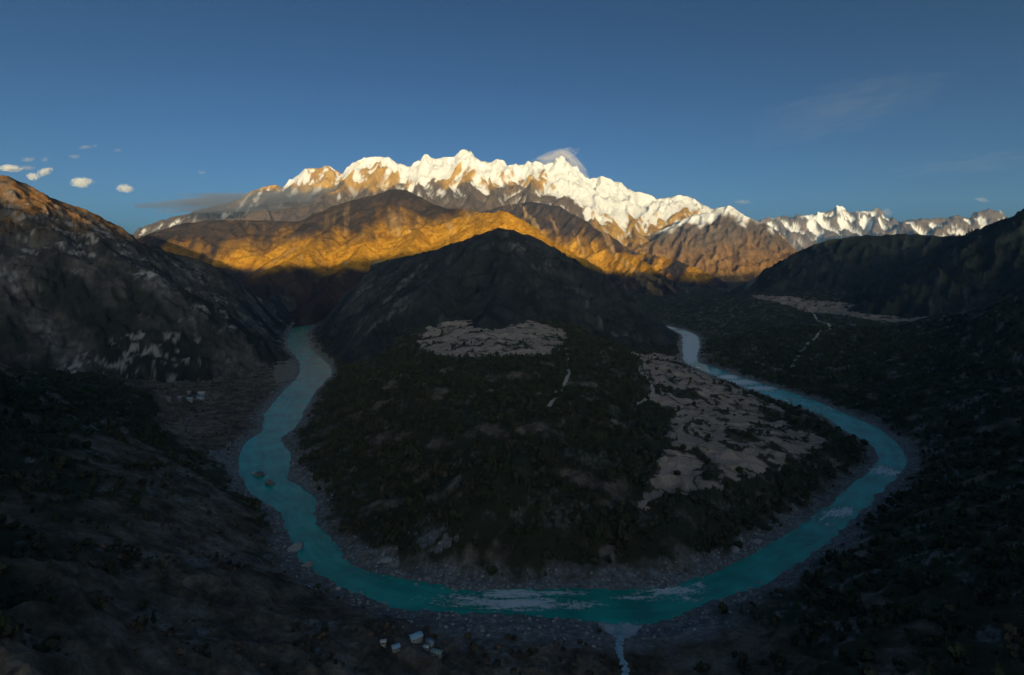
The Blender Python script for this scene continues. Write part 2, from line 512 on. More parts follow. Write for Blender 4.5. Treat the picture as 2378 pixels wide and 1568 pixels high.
M_back = m_slope('far_hillside', (0.03, 0.03, 0.03), (0.05, 0.05, 0.045), (0.08, 0.07, 0.06), (0.2, 0.2, 0.2))

# ------------------------------------------------------------------ the mountains
def streak(x, y, dirx, diry, wl, ln, seed):
    """noise drawn out along a direction"""
    a = x * dirx + y * diry; b = -x * diry + y * dirx
    return fbm(b / wl + 0.4 * noise(x / ln, y / ln, seed), a / ln, 4, seed)

def k_left(x, y, z, drop, px, py):
    s = streak(x, y, .84, -.54, 150, 900, 61)
    fine = fbm(x / 26, y / 26, 4, 67)
    band = sstep(.05, .40, s) * sstep(-.15, .3, fbm(x / 420, y / 420, 3, 66))
    spot = sstep(.15, .55, fbm(x / 75, y / 75, 4, 68) + .5 * fine) * sstep(-.05, .3, fbm(x / 350, y / 350, 3, 69))
    scree_or_shade = np.clip(.35 * band * (.6 + fine) + .75 * spot * sstep(-.3, .3, fine), 0, 1) * sstep(900, 600, z)
    wood = sstep(.0, .35, -s + .5 * fbm(x / 260, y / 260, 4, 70)) * sstep(800, 500, z)
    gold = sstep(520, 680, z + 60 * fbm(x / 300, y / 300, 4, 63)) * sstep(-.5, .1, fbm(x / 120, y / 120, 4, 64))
    return {'scree_or_shade': scree_or_shade, 'gold': gold, 'wood': .85 * wood}
mountain('left_mountain', [(-700,210,3700),(-400,265,3300),(-200,325,3000),(-60,380,2850),(0,402,2800),(30,410,2830),(80,436,2900),(130,458,2980),(200,487,3100),(250,520,3200),(300,550,3300),
          (350,572,3400),(400,592,3500),(450,612,3600),(495,640,3720),(535,668,3830),(572,702,3920),(605,738,4020)], M_left,
         S=0.65, step=260, spur_len=1400, s1=0.45, seed=5, cols=(-750, 760), nc=600, front=1750, back=900, nf=230, nb=16, warp=40, wl=320, amp=10, awl=80, rough=16, rise=8, masks=k_left, dense=1.1, lean=0.1, ffrac=.70)

def k_hill(x, y, z, drop, px, py):
    ax = np.minimum(abs((px - 1165) / 235.0 - (py - 530) / 210.0), 1)
    sc = sstep(.15, .5, fbm(x / 90, y / 90, 5, 71)) * sstep(0.22, 0.0, ax) * (px > 1165)
    sc2 = sstep(.25, .6, streak(x, y, -.5, -.85, 80, 500, 73)) * sstep(1060, 980, px) * .8
    return {'scree_or_shade': .5 * np.clip(sc + sc2, 0, 1) * sstep(-.5, .3, fbm(x / 30, y / 30, 3, 75)), 'gold': 0 * x}
mountain('central_hill', [(600,720,4800),(650,680,4700),(720,647,4550),(800,626,4400),(880,608,4250),(950,593,4050),(1005,580,3850),(1045,568,3720),(1080,556,3640),(1130,538,3590),(1165,529,3600),(1200,536,3590),(1256,557,3560),(1288,583,3530),(1327,612,3500),
          (1345,640,3470),(1372,684,3440),(1390,708,3420)], M_dark,
         S=0.64, step=330, spur_len=1050, s1=0.45, seed=9, cols=(440, 1700), nc=520, front=2400, back=900, nf=190, nb=20, warp=30, wl=260, amp=9, awl=90, rough=26, rise=4, masks=k_hill, dense=1.2, jit=.25)

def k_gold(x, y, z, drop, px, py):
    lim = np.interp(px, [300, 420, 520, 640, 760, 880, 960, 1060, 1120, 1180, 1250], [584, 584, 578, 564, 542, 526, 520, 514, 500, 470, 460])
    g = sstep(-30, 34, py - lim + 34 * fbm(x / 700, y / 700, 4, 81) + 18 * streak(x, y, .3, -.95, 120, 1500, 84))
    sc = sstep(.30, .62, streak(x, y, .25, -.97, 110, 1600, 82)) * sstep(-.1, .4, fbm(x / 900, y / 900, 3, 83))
    low = sstep(330, 420, z + 60 * fbm(x / 500, y / 500, 4, 86))  # gold gives way to dark low down, painting the valley shadow on the flank
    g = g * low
    return {'gold': g, 'scree_or_shade': sc * (0.15 + .75 * g) * (.25 + .75 * low)}
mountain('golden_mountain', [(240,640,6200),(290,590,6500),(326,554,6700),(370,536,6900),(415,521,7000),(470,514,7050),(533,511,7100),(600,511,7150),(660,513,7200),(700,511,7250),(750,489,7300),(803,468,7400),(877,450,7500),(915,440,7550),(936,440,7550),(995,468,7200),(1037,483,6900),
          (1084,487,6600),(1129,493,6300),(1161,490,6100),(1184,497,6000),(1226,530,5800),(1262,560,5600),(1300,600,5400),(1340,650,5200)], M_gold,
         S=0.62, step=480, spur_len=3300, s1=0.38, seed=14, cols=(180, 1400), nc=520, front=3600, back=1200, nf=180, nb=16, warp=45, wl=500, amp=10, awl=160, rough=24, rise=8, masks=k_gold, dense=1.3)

def k_spur(x, y, z, drop, px, py):
    g = sstep(-26, 26, py - np.interp(px, [1200, 1300, 1400, 1480, 1560], [560, 560, 560, 580, 600]) + 40 * fbm(x / 600, y / 600, 4, 91))
    g = g * sstep(240, 330, z + 50 * fbm(x / 500, y / 500, 4, 93))  # gold fades out at the foot, shadow put into the colour
    return {'gold': g, 'scree_or_shade': .5 * sstep(.4, .7, streak(x, y, .2, -.98, 130, 1500, 92)), 'snow': 0 * x}
mountain('golden_spur', [(1100,500,11500),(1160,480,11200),(1220,468,11000),(1259,471,10600),(1303,482,10200),(1354,509,9700),(1386,533,9300),(1428,554,8900),(1451,584,8500),(1490,604,8000),(1519,625,7600),(1545,652,7200),(1575,690,6800)], M_gold,
         S=0.92, step=620, spur_len=2900, s1=0.45, seed=23, cols=(1080, 1640), nc=260, front=4200, back=1400, nf=130, nb=14, warp=40, wl=500, amp=16, awl=200, rough=46, rise=10, masks=k_spur, dense=1.3, lean=-0.35)

def k_low(x, y, z, drop, px, py):
    g = sstep(.0, .5, fbm(x / 700, y / 700, 4, 95) + .35) * sstep(60, 160, z + 50 * fbm(x / 500, y / 500, 4, 98))  # the height factor darkens the foot as painted shadow
    return {'gold': g, 'scree_or_shade': 0 * x, 'snow': 0 * x}
mountain('low_golden_spur', [(1420,560,12500),(1470,585,11600),(1520,592,11000),(1560,600,10500),(1600,615,10000),(1640,635,9500),(1680,655,9000),(1710,672,8600),(1740,700,8200)], M_gold,
         S=0.62, step=520, spur_len=1700, s1=0.42, seed=27, cols=(1400, 1800), nc=170, front=3200, back=1200, nf=90, nb=12, warp=60, wl=500, amp=18, awl=240, rough=50, rise=8, masks=k_low, dense=1.3, lean=-0.3)

def k_brown(x, y, z, drop, px, py):
    sn = sstep(-14, 10, np.interp(px, [1440, 1500, 1560, 1620, 1700, 1800], [520, 530, 532, 530, 520, 520]) - py + 22 * fbm(x / 420, y / 420, 5, 96) - drop * .05)
    g = sstep(540, 600, py + 25 * fbm(x / 700, y / 700, 4, 97))
    return {'snow': sn, 'gold': g, 'scree_or_shade': 0 * x}
mountain('brown_peak', [(1400,590,15000),(1450,560,14500),(1500,548,14200),(1560,520,14000),(1600,500,13800),(1640,492,13600),(1670,482,13500),(1690,478,13500),(1712,486,13300),(1740,505,13000),(1775,522,12700),(1800,545,12400),(1820,580,12000),(1830,630,11600)], M_grey,
         S=0.95, step=950, spur_len=3600, s1=0.48, seed=34, cols=(1380, 1900), nc=230, front=4600, back=1600, nf=120, nb=14, warp=110, wl=800, amp=26, awl=260, rough=70, rise=20, masks=k_brown, dense=1.35, lean=-0.25)

def k_snow(x, y, z, drop, px, py):
    line = np.interp(px, [330, 560, 680, 720, 760, 800, 850, 900, 950, 1000, 1060, 1120, 1200, 1260, 1320, 1380, 1440, 1520, 1600, 1700, 1800],
                     [516, 446, 414, 402, 402, 414, 390, 392, 416, 410, 410, 410, 420, 424, 458, 492, 508, 508, 500, 505, 540])
    rock = 1.4 * fbm(x / 900, y / 900, 5, 101)
    v = line - py + 20 * rock + np.clip(CONC, -45, 60) * .3 + 8 * fbm(x / 160, y / 160, 4, 105) + 4
    s1 = sstep(-3, 5, v)
    gul = sstep(16, 40, CONC + np.where(px < 690, 14, 0) + 26 * fbm(x / 260, y / 260, 4, 103)) * sstep(line + 75, line + 20, py) * (py > line - 5)
    gul = gul * sstep(-.35, .1, fbm(x / 1500, y / 1500, 3, 108))
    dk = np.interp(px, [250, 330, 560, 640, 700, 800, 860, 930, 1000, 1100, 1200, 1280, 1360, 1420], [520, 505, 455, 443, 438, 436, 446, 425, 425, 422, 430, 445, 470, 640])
    dark = sstep(-10, 12, py - dk + 22 * fbm(x / 500, y / 500, 4, 109))  # paints cloud and terrain shadow on the rock below the crest
    return {'snow': np.clip(np.maximum(s1, gul), 0, 1), 'scree_or_shade': .85 * dark}
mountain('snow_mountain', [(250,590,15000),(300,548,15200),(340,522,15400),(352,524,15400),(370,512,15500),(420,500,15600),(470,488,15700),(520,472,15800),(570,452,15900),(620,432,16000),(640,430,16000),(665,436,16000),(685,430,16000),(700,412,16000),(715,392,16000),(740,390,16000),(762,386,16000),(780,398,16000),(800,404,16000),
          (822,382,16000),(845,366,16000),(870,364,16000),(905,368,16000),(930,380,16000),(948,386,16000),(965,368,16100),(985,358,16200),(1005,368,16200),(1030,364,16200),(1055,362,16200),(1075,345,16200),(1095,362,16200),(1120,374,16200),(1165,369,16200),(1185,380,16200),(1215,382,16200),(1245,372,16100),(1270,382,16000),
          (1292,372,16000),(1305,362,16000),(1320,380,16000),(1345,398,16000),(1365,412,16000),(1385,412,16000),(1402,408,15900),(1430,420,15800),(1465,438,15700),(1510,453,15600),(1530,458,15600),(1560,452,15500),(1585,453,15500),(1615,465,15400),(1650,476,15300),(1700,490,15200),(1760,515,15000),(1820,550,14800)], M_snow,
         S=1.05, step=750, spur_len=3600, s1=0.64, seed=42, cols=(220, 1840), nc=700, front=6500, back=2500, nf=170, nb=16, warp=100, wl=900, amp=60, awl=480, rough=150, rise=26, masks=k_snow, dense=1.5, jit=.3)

def k_far(x, y, z, drop, px, py):
    s = sstep(-4, 6, np.interp(px, [1700, 1900, 2000, 2100, 2400], [518, 524, 512, 508, 502]) - py + 20 * fbm(x / 900, y / 900, 5, 111) + np.clip(CONC, -70, 70) * .3 + 8 * fbm(x / 250, y / 250, 3, 112))
    gul = sstep(20, 45, CONC + 30 * fbm(x / 400, y / 400, 3, 113)) * sstep(580, 545, py)
    return {'snow': np.clip(np.maximum(s, gul * .9), 0, 1), 'scree_or_shade': 0 * x, 'gold': 0 * x}
mountain('far_snow_range', [(1660,560,26000),(1700,535,26000),(1740,520,26000),(1775,506,26000),(1810,500,26000),(1835,503,26000),(1860,499,26000),(1890,496,26000),(1920,488,26000),(1945,478,26000),(1960,482,26000),(1980,494,26000),(2000,490,26000),(2028,484,26000),(2045,493,26000),(2065,508,26000),(2095,518,26000),(2130,528,26000),(2200,540,26000)], M_grey,
         S=1.05, step=1300, spur_len=5500, s1=0.6, seed=51, cols=(1640, 2230), nc=240, front=9000, back=3000, nf=100, nb=12, warp=220, wl=1500, amp=80, awl=700, rough=260, rise=50, masks=k_far, dense=1.4)
mountain('far_right_range', [(1980,580,21000),(2040,548,21000),(2080,532,21000),(2105,514,21000),(2130,510,21000),(2160,506,21000),(2190,508,21000),(2215,502,21000),(2245,506,21000),(2268,497,21000),(2286,488,21000),(2310,493,21000),(2340,506,21000),(2380,515,21000),(2450,510,21000),(2550,540,21000)], M_grey,
         S=0.85, step=1100, spur_len=4500, s1=0.5, seed=57, cols=(1960, 2560), nc=240, front=7000, back=2500, nf=90, nb=12, warp=180, wl=1300, amp=60, awl=600, rough=220, rise=40, masks=k_far, dense=1.4)

def k_right(x, y, z, drop, px, py):
    return {'scree_or_shade': .5 * sstep(.42, .7, streak(x, y, -.6, -.8, 90, 900, 121)) * sstep(0, .4, fbm(x / 700, y / 700, 3, 122)), 'gold': 0 * x}
mountain('right_ridge', [(1680,700,6900),(1720,680,6700),(1757,660,6500),(1800,624,6350),(1850,590,6200),(1900,566,6000),(1950,553,5800),(2000,547,5650),(2050,545,5500),(2120,543,5350),(2200,546,5150),(2250,548,4900),(2285,543,4600),(2330,518,4200),(2378,492,3800),(2450,458,3600),(2600,420,3400),(2800,400,3200),(3100,380,3000)], M_right,
         S=0.62, step=500, spur_len=1350, s1=0.42, seed=63, cols=(1640, 3100), nc=460, front=2600, back=1500, nf=150, nb=16, warp=60, wl=500, amp=14, awl=130, rough=40, rise=10, masks=k_right, dense=1.1, ffrac=.74)

# ------------------------------------------------------------------ the mountain behind the camera whose evening shadow fills the valley
CREST = [(-11000, 1500), (-6000, 1420), (-1824, 1375), (-1700, 1320), (-1592, 1265), (-1424, 1250), (-1209, 1285), (-894, 1295), (-444, 1345), (-34, 1410), (381, 1480), (650, 1520), (976, 1480), (1400, 1380), (2123, 1320), (2700, 1400), (3183, 1440), (3392, 1380), (3611, 1370), (3858, 1390), (4300, 1430), (4551, 1525), (4907, 1490), (6000, 1650), (11000, 1700)]
BACK = 6000.0
def shadow_mountain():
    side = np.array([LD[1], -LD[0]]) / math.hypot(LD[0], LD[1])
    fwd = np.array([LD[0], LD[1]]) / math.hypot(LD[0], LD[1])
    nc, nr = 260, 60
    c = np.linspace(-11000, 11000, nc)
    s = np.linspace(-3500, 4200, nr)
    cc, ss = np.meshgrid(c, s)
    crest = np.interp(c, [p[0] for p in CREST], [p[1] for p in CREST])[None, :] + CAM_Z
    fall = np.where(ss > 0, ss * .27, -ss * .4)
    x = side[0] * cc + fwd[0] * (ss - BACK); y = side[1] * cc + fwd[1] * (ss - BACK)
    k = sstep(0, 900, np.abs(ss))
    z = crest - fall + k * (90 * fbm(x.ravel() / 900, y.ravel() / 900, 4, 131).reshape(x.shape) + 120 * (ridged(x.ravel() / 1200, y.ravel() / 1200, 4, 135).reshape(x.shape) - 1)) + 9 * fbm(c / 260, 0 * c, 3, 137)[None, :]
    V = np.stack([x.ravel(), y.ravel(), z.ravel()], -1)
    n = len(V)
    return grid_mesh('back_mountain', V, nr, nc, M_back, {'scree_or_shade': np.zeros(n)})
shadow_mountain()

# ------------------------------------------------------------------ the ground sheet, finer where the picture looks
def poly_mask(px, py, poly):
    poly = np.asarray(poly, float)
    ins = np.zeros(px.shape, bool)
    j = len(poly) - 1
    for i in range(len(poly)):
        xi, yi = poly[i]; xj, yj = poly[j]
        ins ^= ((yi > py) != (yj > py)) & (px < (xj - xi) * (py - yi) / (yj - yi + 1e-9) + xi)
        j = i
    return ins
def plan(poly):
    return np.array([hit(*p)[:2] for p in poly])
def soft_poly(x, y, poly, soft, wob=0.0, wl=60, seed=0):
    if wob:
        x = x + wob * fbm(x / wl, y / wl, 4, seed); y = y + wob * fbm(x / wl, y / wl, 4, seed + 7)
    m = poly_mask(x, y, poly).astype(np.float32)
    return m

FIELD_UP = plan([(985,752),(1010,744),(1080,741),(1160,744),(1250,752),(1312,762),(1318,790),(1305,815),(1250,822),(1180,822),(1130,833),(1050,828),(985,812),(970,795),(990,770)])
FIELD_LOW = plan([(1470,822),(1530,818),(1590,840),(1640,862),(1690,890),(1740,915),(1800,938),(1830,965),(1820,990),(1870,1000),(1918,1022),(1905,1045),(1840,1062),(1810,1090),(1740,1100),(1690,1125),(1640,1145),(1560,1142),(1530,1162),(1465,1168),(1455,1150),(1500,1130),(1525,1085),(1545,1040),(1555,1000),(1570,950),(1520,935),(1515,890),(1495,850)])
FIELD_LEFT = plan([(370,985),(420,965),(500,955),(520,975),(470,1000),(400,1010)])
TERRACE_R = plan([(1735,686),(1800,688),(1900,698),(2000,707),(2100,717),(2180,730),(2140,742),(2000,742),(1930,732),(1850,712),(1760,696)])
SAND_L = plan([(640,832),(660,822),(684,838),(690,862),(670,884),(640,892),(634,870)])

SAND_FAR = [plan([(628,737),(700,743),(728,752),(716,759),(690,756),(650,748)]), plan([(726,756),(772,764),(778,774),(735,772)]), plan([(722,775),(760,815),(776,850),(768,862),(745,835),(716,800)])]
ROCKY = [plan([(470,1045),(520,1050),(555,1075),(580,1145),(555,1125),(520,1085)]), plan([(790,1270),(850,1270),(915,1300),(960,1345),(900,1340),(820,1310)]),
         plan([(940,1248),(1010,1228),(1060,1255),(1020,1300),(985,1270)]), plan([(650,1085),(690,1080),(735,1110),(722,1150),(670,1110)])]
GULLY = plan([(60,850),(200,868),(330,905),(370,960),(350,985),(430,1040),(520,1085),(640,1200),(690,1275),(600,1200),(450,1096),(300,1006),(150,926),(0,860)])
FAN = plan([(1388,1450),(1420,1440),(1445,1436),(1490,1444),(1482,1466),(1455,1484),(1430,1484),(1405,1466)])
YARD = plan([(915,1492),(960,1484),(1005,1500),(1012,1530),(985,1535),(935,1525)])

def make_ground():
    az = np.concatenate([np.linspace(-180, -54, 46)[:-1], np.linspace(-54, -44.5, 30)[:-1], np.linspace(-44.5, 44.5, 960), np.linspace(44.5, 54, 30)[1:], np.linspace(54, 180, 46)[1:-1]])
    r = np.concatenate([[1, 120, 220, 290], np.exp(np.linspace(math.log(340), math.log(6500), 560)), np.exp(np.linspace(math.log(6800), math.log(34000), 34))])
    A, R = np.meshgrid(np.radians(az), r)
    x = (np.sin(A) * R).ravel(); y = (np.cos(A) * R).ravel()
    z, e = ground_z(x, y, True, True)
    V = np.stack([x, y, z], -1)
    px = x / np.maximum(y, 1) * F + HX
    front = y > 250
    n1 = fbm(x / 90, y / 90, 5, 141); n2 = fbm(x / 28, y / 28, 4, 143)
    zero = np.zeros(len(x), np.float32)
    # woods: the peninsula, the right side, the far left of the near slope
    pen = poly_mask(x, y, np.vstack([RR, [[0, 4200]]]))
    wood = np.where(pen, sstep(-.5, -.1, n1 + .3 * n2 + .14), 0)
    right = sstep(-100, 100, x - np.interp(y, [0, 600, 900, 1300, 2200, 3800], [250, 260, 420, 960, 900, 1100]) + 120 * n1)
    wood = np.maximum(wood, right * sstep(-.9, -.2, n1 + .5 * n2))
    leftw = sstep(-60, 90, -x - np.interp(y, [0, 500, 800, 1100, 1500], [300, 395, 560, 760, 1050]) + 110 * n1)
    wood = np.maximum(wood, leftw * sstep(-.7, .1, n1 + .3 * n2 + .1) * (y < 1350))
    gully = soft_poly(x, y, GULLY, 0, 22, 70, 195)
    wood = np.maximum(wood, gully * sstep(-.8, -.2, n1 + .4 * n2))
    # fields with dark hedges and scrub between them
    fu = soft_poly(x, y, FIELD_UP, 0, 14, 60, 151)
    a = .97 * x + .2 * y; b = .97 * y - .2 * x
    hed = fbm(x / 170, y / 42, 4, 153)
    fu = fu * sstep(-.42, -.25, hed) * sstep(-.75, -.5, fbm(x / 60, y / 130, 3, 155))
    fl = soft_poly(x, y, FIELD_LOW, 0, 22, 45, 157)
    a = x * .80 + y * .6; b = -x * .6 + y * .80
    h1 = fbm(x / 52, y / 46, 4, 159); h2 = np.abs(fbm(a / 230, b / 230, 3, 161)); h3 = fbm(x / 190, y / 190, 3, 163)
    fl = fl * sstep(-.40, -.26, h1) * sstep(.02, .05, h2) * sstep(-.60, -.42, h3)
    fleft = .35 * soft_poly(x, y, FIELD_LEFT, 0, 14, 50, 165) * sstep(-.3, .0, h1)
    fr = .8 * soft_poly(x, y, TERRACE_R, 0, 12, 70, 167) * sstep(-.5, -.2, h1)
    field = np.clip(fu + fl + fleft + fr, 0, 1)
    gravel = sstep(46, 8, e + 16 * n2 + 14 * n1) * np.where(pen & (y < 1000) & (x > -120), 1.0, .75)
    wide = sstep(80, 45, e + 12 * n2) * (y < 760) * sstep(-160, -60, x) * sstep(330, 230, x)
    gravel = np.maximum(gravel, wide * .9)
    gravel = np.where(e < 300, gravel, 0)
    out = sstep(.42, .75, n1 + .45 * n2) * sstep(-.3, .3, fbm(x / 9, y / 9, 3, 147)) * np.where(pen, .35, .7)                       # rock outcrops
    gravel = np.maximum(gravel, np.where((y < 5000), out, 0))
    sand = soft_poly(x, y, SAND_L, 0, 8, 40, 169)
    for i, p in enumerate(SAND_FAR): sand = np.maximum(sand, .5 * soft_poly(x, y, p, 0, 10, 60, 171 + i) * sstep(-.4, .1, n2 + .2))
    for i, p in enumerate(ROCKY): gravel = np.maximum(gravel, .95 * soft_poly(x, y, p, 0, 12, 40, 181 + i) * sstep(-.6, -.1, n2))
    fan = soft_poly(x, y, FAN, 0, 5, 30, 191)
    yard = soft_poly(x, y, YARD, 0, 5, 30, 193)
    wood = wood * (1 - sstep(0.1, .6, field)) * (1 - gravel)
    wood = wood * (1 - sand) * (1 - fan) * (1 - yard)
    at = {'wood': wood, 'field': field, 'gravel': np.maximum(gravel * (1 - fan), .25 * yard), 'sand': sand, 'fan': fan}
    o = grid_mesh('ground', V, len(r), len(az), M_ground, at, closed=True)
    infield = (poly_mask(x, y, FIELD_LOW) | poly_mask(x, y, FIELD_UP))
    return o, dict(x=x, y=y, z=z, e=e, wood=wood, field=field, gravel=gravel, pen=pen, n1=n1, bare=np.clip(sand + fan + yard, 0, 1), hedge=infield & (field < .15), infield=infield.astype(np.float32))
ground, GD = make_ground()

# ------------------------------------------------------------------ the river
def m_water():
    t = NT('glacial_water')
    t.b.inputs['Roughness'].default_value = 0.13
    t.b.inputs['Specular IOR Level'].default_value = 0.5
    t.b.inputs['IOR'].default_value = 1.33
    fl = t.n.new('ShaderNodeAttribute'); fl.attribute_name = 'flow'; fl = fl.outputs['Vector']
    n = t.noise(0.02, 4, 0.5); cur = t.noise(1.0, 6, 0.6, vec=t.scalevec(fl, (.35, .55, 1)))
    c = t.ramp(t.math('ADD', t.math('MULTIPLY', n, .5), t.math('MULTIPLY', cur, .5)), [(.38, (0.003, 0.27, 0.20)), (.5, (0.004, 0.40, 0.29)), (.62, (0.012, 0.54, 0.42))])
    fo = t.attr('foam')
    streaks = t.noise(1.0, 9, 0.72, vec=t.scalevec(fl, (1.0, 1.6, 1)), dist=.5)
    fine = t.noise(0.13, 9, 0.8)
    q = t.math('ADD', t.math('MULTIPLY', streaks, .5), t.math('MULTIPLY', fine, .5))
    f = t.gray(t.math('ADD', t.math('MULTIPLY', fo, .22), q), .58, .66)
    f = t.math('MULTIPLY', f, t.gray(fo, 0.04, 0.3))
    t.color(t.mix(f, c, (0.95, 0.96, 0.96)))
    t.link(t.math('ADD', t.math('MULTIPLY', f, 0.6), 0.16), t.b.inputs['Roughness'])
    t.b.inputs['Specular IOR Level'].default_value = 0.6
    t.bump(t.math('ADD', t.math('ADD', t.noise(0.12, 7, 0.65), t.math('MULTIPLY', cur, .8)), t.math('MULTIPLY', f, 0.8)), 1.6, 0.6)
    return t.m
M_water = m_water()

FOAM = [(1100,1395,90,14,.5),(1190,1380,80,9,.75),(1200,1402,90,12,.8),(1300,1378,60,6,.5),(1340,1405,50,8,.6),(1260,1408,60,6,.5),(1050,1390,80,12,.3),(1480,1388,60,6,.5),(1560,1372,70,9,.65),(1600,1392,40,5,.5),(1625,1358,14,5,.6),
        (2046,1092,26,9,.7),(2076,1100,22,7,.75),(1940,1192,30,12,.65),(1965,1188,20,10,.75),(1905,1205,26,9,.45),(1915,1218,30,5,.4),
        (1604,800,30,30,.85),(1604,825,26,18,.9),(1590,775,36,8,.6),(1720,888,46,6,.75),(1690,876,26,5,.8),(1770,902,40,5,.7),(1545,760,40,5,.8),(1840,930,40,5,.35),(1900,950,60,6,.35),(680,925,50,14,.25),(690,880,40,30,.18)]
def make_river():
    n, m = 900, 30
    c = catmull(np.hstack([RC, RHW[:, None]]), n)
    tg = np.gradient(c[:, :2], axis=0); tg /= np.linalg.norm(tg, axis=1)[:, None] + 1e-9
    nv = np.stack([-tg[:, 1], tg[:, 0]], -1)
    v = np.linspace(-1, 1, m)
    w = c[:, 2] + 22
    X = c[:, None, :2] + nv[:, None, :] * (v[None, :, None] * w[:, None, None])
    x, y = X[..., 0].ravel(), X[..., 1].ravel()
    L = np.concatenate([[0], np.cumsum(np.linalg.norm(np.diff(c[:, :2], axis=0), axis=1))])
    px = x / y * F + HX; py = HY + CAM_Z / y * F
    foam = np.zeros(len(x))
    for a, b, rx, ry, s in FOAM:
        foam = np.maximum(foam, s * 1.25 * np.exp(-((px - a) / (rx * 1.2)) ** 2 - ((py - b) / (ry * 1.35)) ** 2))
    z = np.full(len(x), 0.0) + 0.25 * fbm(x / 20, y / 20, 3, 201) + foam * 1.2 * np.abs(fbm(x / 9, y / 9, 3, 203))
    o = grid_mesh('river', np.stack([x, y, z], -1), n, m, M_water, {'foam': foam})
    a = o.data.attributes.new('flow', 'FLOAT_VECTOR', 'POINT')
    fl = np.stack([np.repeat(L / 34, m), (v[None, :] * w[:, None]).ravel() / 8, np.zeros(len(x))], -1)
    a.data.foreach_set('vector', fl.astype(np.float32).ravel())
    return o
make_river()

# ------------------------------------------------------------------ paths and the side stream, laid on the ground
def ribbon(name, pts, width, mat, lift=0.5, n=60, wob=0.0, attrs=None):
    p = catmull(np.array([hit(*q)[:2] for q in pts]), n)
    tg = np.gradient(p, axis=0); tg /= np.linalg.norm(tg, axis=1)[:, None] + 1e-9
    nv = np.stack([-tg[:, 1], tg[:, 0]], -1)
    w = width * (1 + wob * fbm(np.arange(n) / 4.0, np.full(n, len(pts) * 1.3), 3, 301))
    v = np.array([-.5, -.17, .17, .5])
    X = p[:, None, :] + nv[:, None, :] * (v[None, :, None] * w[:, None, None])
    x, y = X[..., 0].ravel(), X[..., 1].ravel()
    z = ground_z(x, y).reshape(n, 4)
    z = np.maximum(z, z.mean(1)[:, None]).ravel() + lift
    return grid_mesh(name, np.stack([x, y, z], -1), n, 4, mat, attrs)

def m_plain(name, c1, c2, scale=0.2, bump=0.3, rough=0.9):
    t = NT(name)
    n = t.noise(scale, 6, 0.65)
    t.color(t.mix(t.gray(n, .3, .7), c1, c2))
    t.b.inputs['Roughness'].default_value = rough
    t.bump(n, bump)
    return t.m
M_path = m_plain('trodden_earth', (0.42, 0.36, 0.30), (0.62, 0.55, 0.47))
M_foam = m_plain('white_water', (0.10, 0.34, 0.40), (0.75, 0.80, 0.84), 0.35, 0.6, 0.4)
ribbon('path', [(1318,821),(1318,845),(1321,863),(1320,874),(1305,892),(1300,904),(1286,913),(1271,925),(1291,925),(1297,931),(1274,944)], 9, M_path, 1.0, 120, .5)
ribbon('path', [(1457,815),(1475,833),(1490,862),(1505,880),(1514,901),(1514,925),(1490,935),(1460,942)], 10, M_path, 1.0, 110, .4)
ribbon('road', [(1858,708),(1882,720),(1899,741),(1929,756),(1905,777),(1878,797),(1849,836),(1825,857),(1784,846),(1754,837)], 13, M_path, 1.2, 150, .6)
ribbon('stream', [(1443,1440),(1438,1462),(1441,1484),(1437,1502),(1440,1518),(1444,1534),(1453,1552),(1450,1575)], 7, M_foam, 0.8, 90, .8)

# ------------------------------------------------------------------ woods and scrub that read as one mass
PROTO = bpy.data.collections.new('plant_shapes')       # shapes the woods are made of, not part of the scene itself
def m_leaf(name, c1, c2):
    t = NT(name)
    info = t.n.new('ShaderNodeObjectInfo')
    n = t.noise(0.9, 4, 0.6)
    f = t.math('ADD', t.math('MULTIPLY', info.outputs['Random'], 0.7), t.math('MULTIPLY', n, 0.3))
    t.color(t.mix(f, c1, c2))
    return t.m
M_con = m_leaf('conifer_needles', (0.055, 0.070, 0.036), (0.10, 0.115, 0.055))
M_broad = m_leaf('autumn_leaves', (0.062, 0.066, 0.040), (0.13, 0.115, 0.07))
M_dry = m_leaf('dry_scrub', (0.12, 0.085, 0.055), (0.30, 0.22, 0.15))
def proto_clump(name, seed, mat, n=34, tall=1.0, flat=.8):
    """a crown made of many leaf-clump faces spread through its volume"""
    g = np.random.default_rng(seed)
    V = []; Q = []
    for i in range(n):
        v = g.normal(size=3); v /= np.linalg.norm(v); r = g.uniform(.35, 1.0) ** .6
        c = v * r * np.array([.5, .5, .5 * tall * flat]) + np.array([0, 0, .5 * tall])
        s = g.uniform(.13, .26)
        a = g.normal(size=3); a /= np.linalg.norm(a)
        b = np.cross(a, v + .3 * g.normal(size=3)); b /= np.linalg.norm(b) + 1e-9
        k = len(V)
        V += [c - a * s - b * s, c + a * s - b * s * .8, c + a * s * .9 + b * s, c - a * s * .8 + b * s + .06 * v]
        Q.append((k, k + 1, k + 2, k + 3))
    o = mesh_from(name, np.array(V), np.array(Q), mat)
    C.objects.unlink(o); PROTO.objects.link(o)
    return o
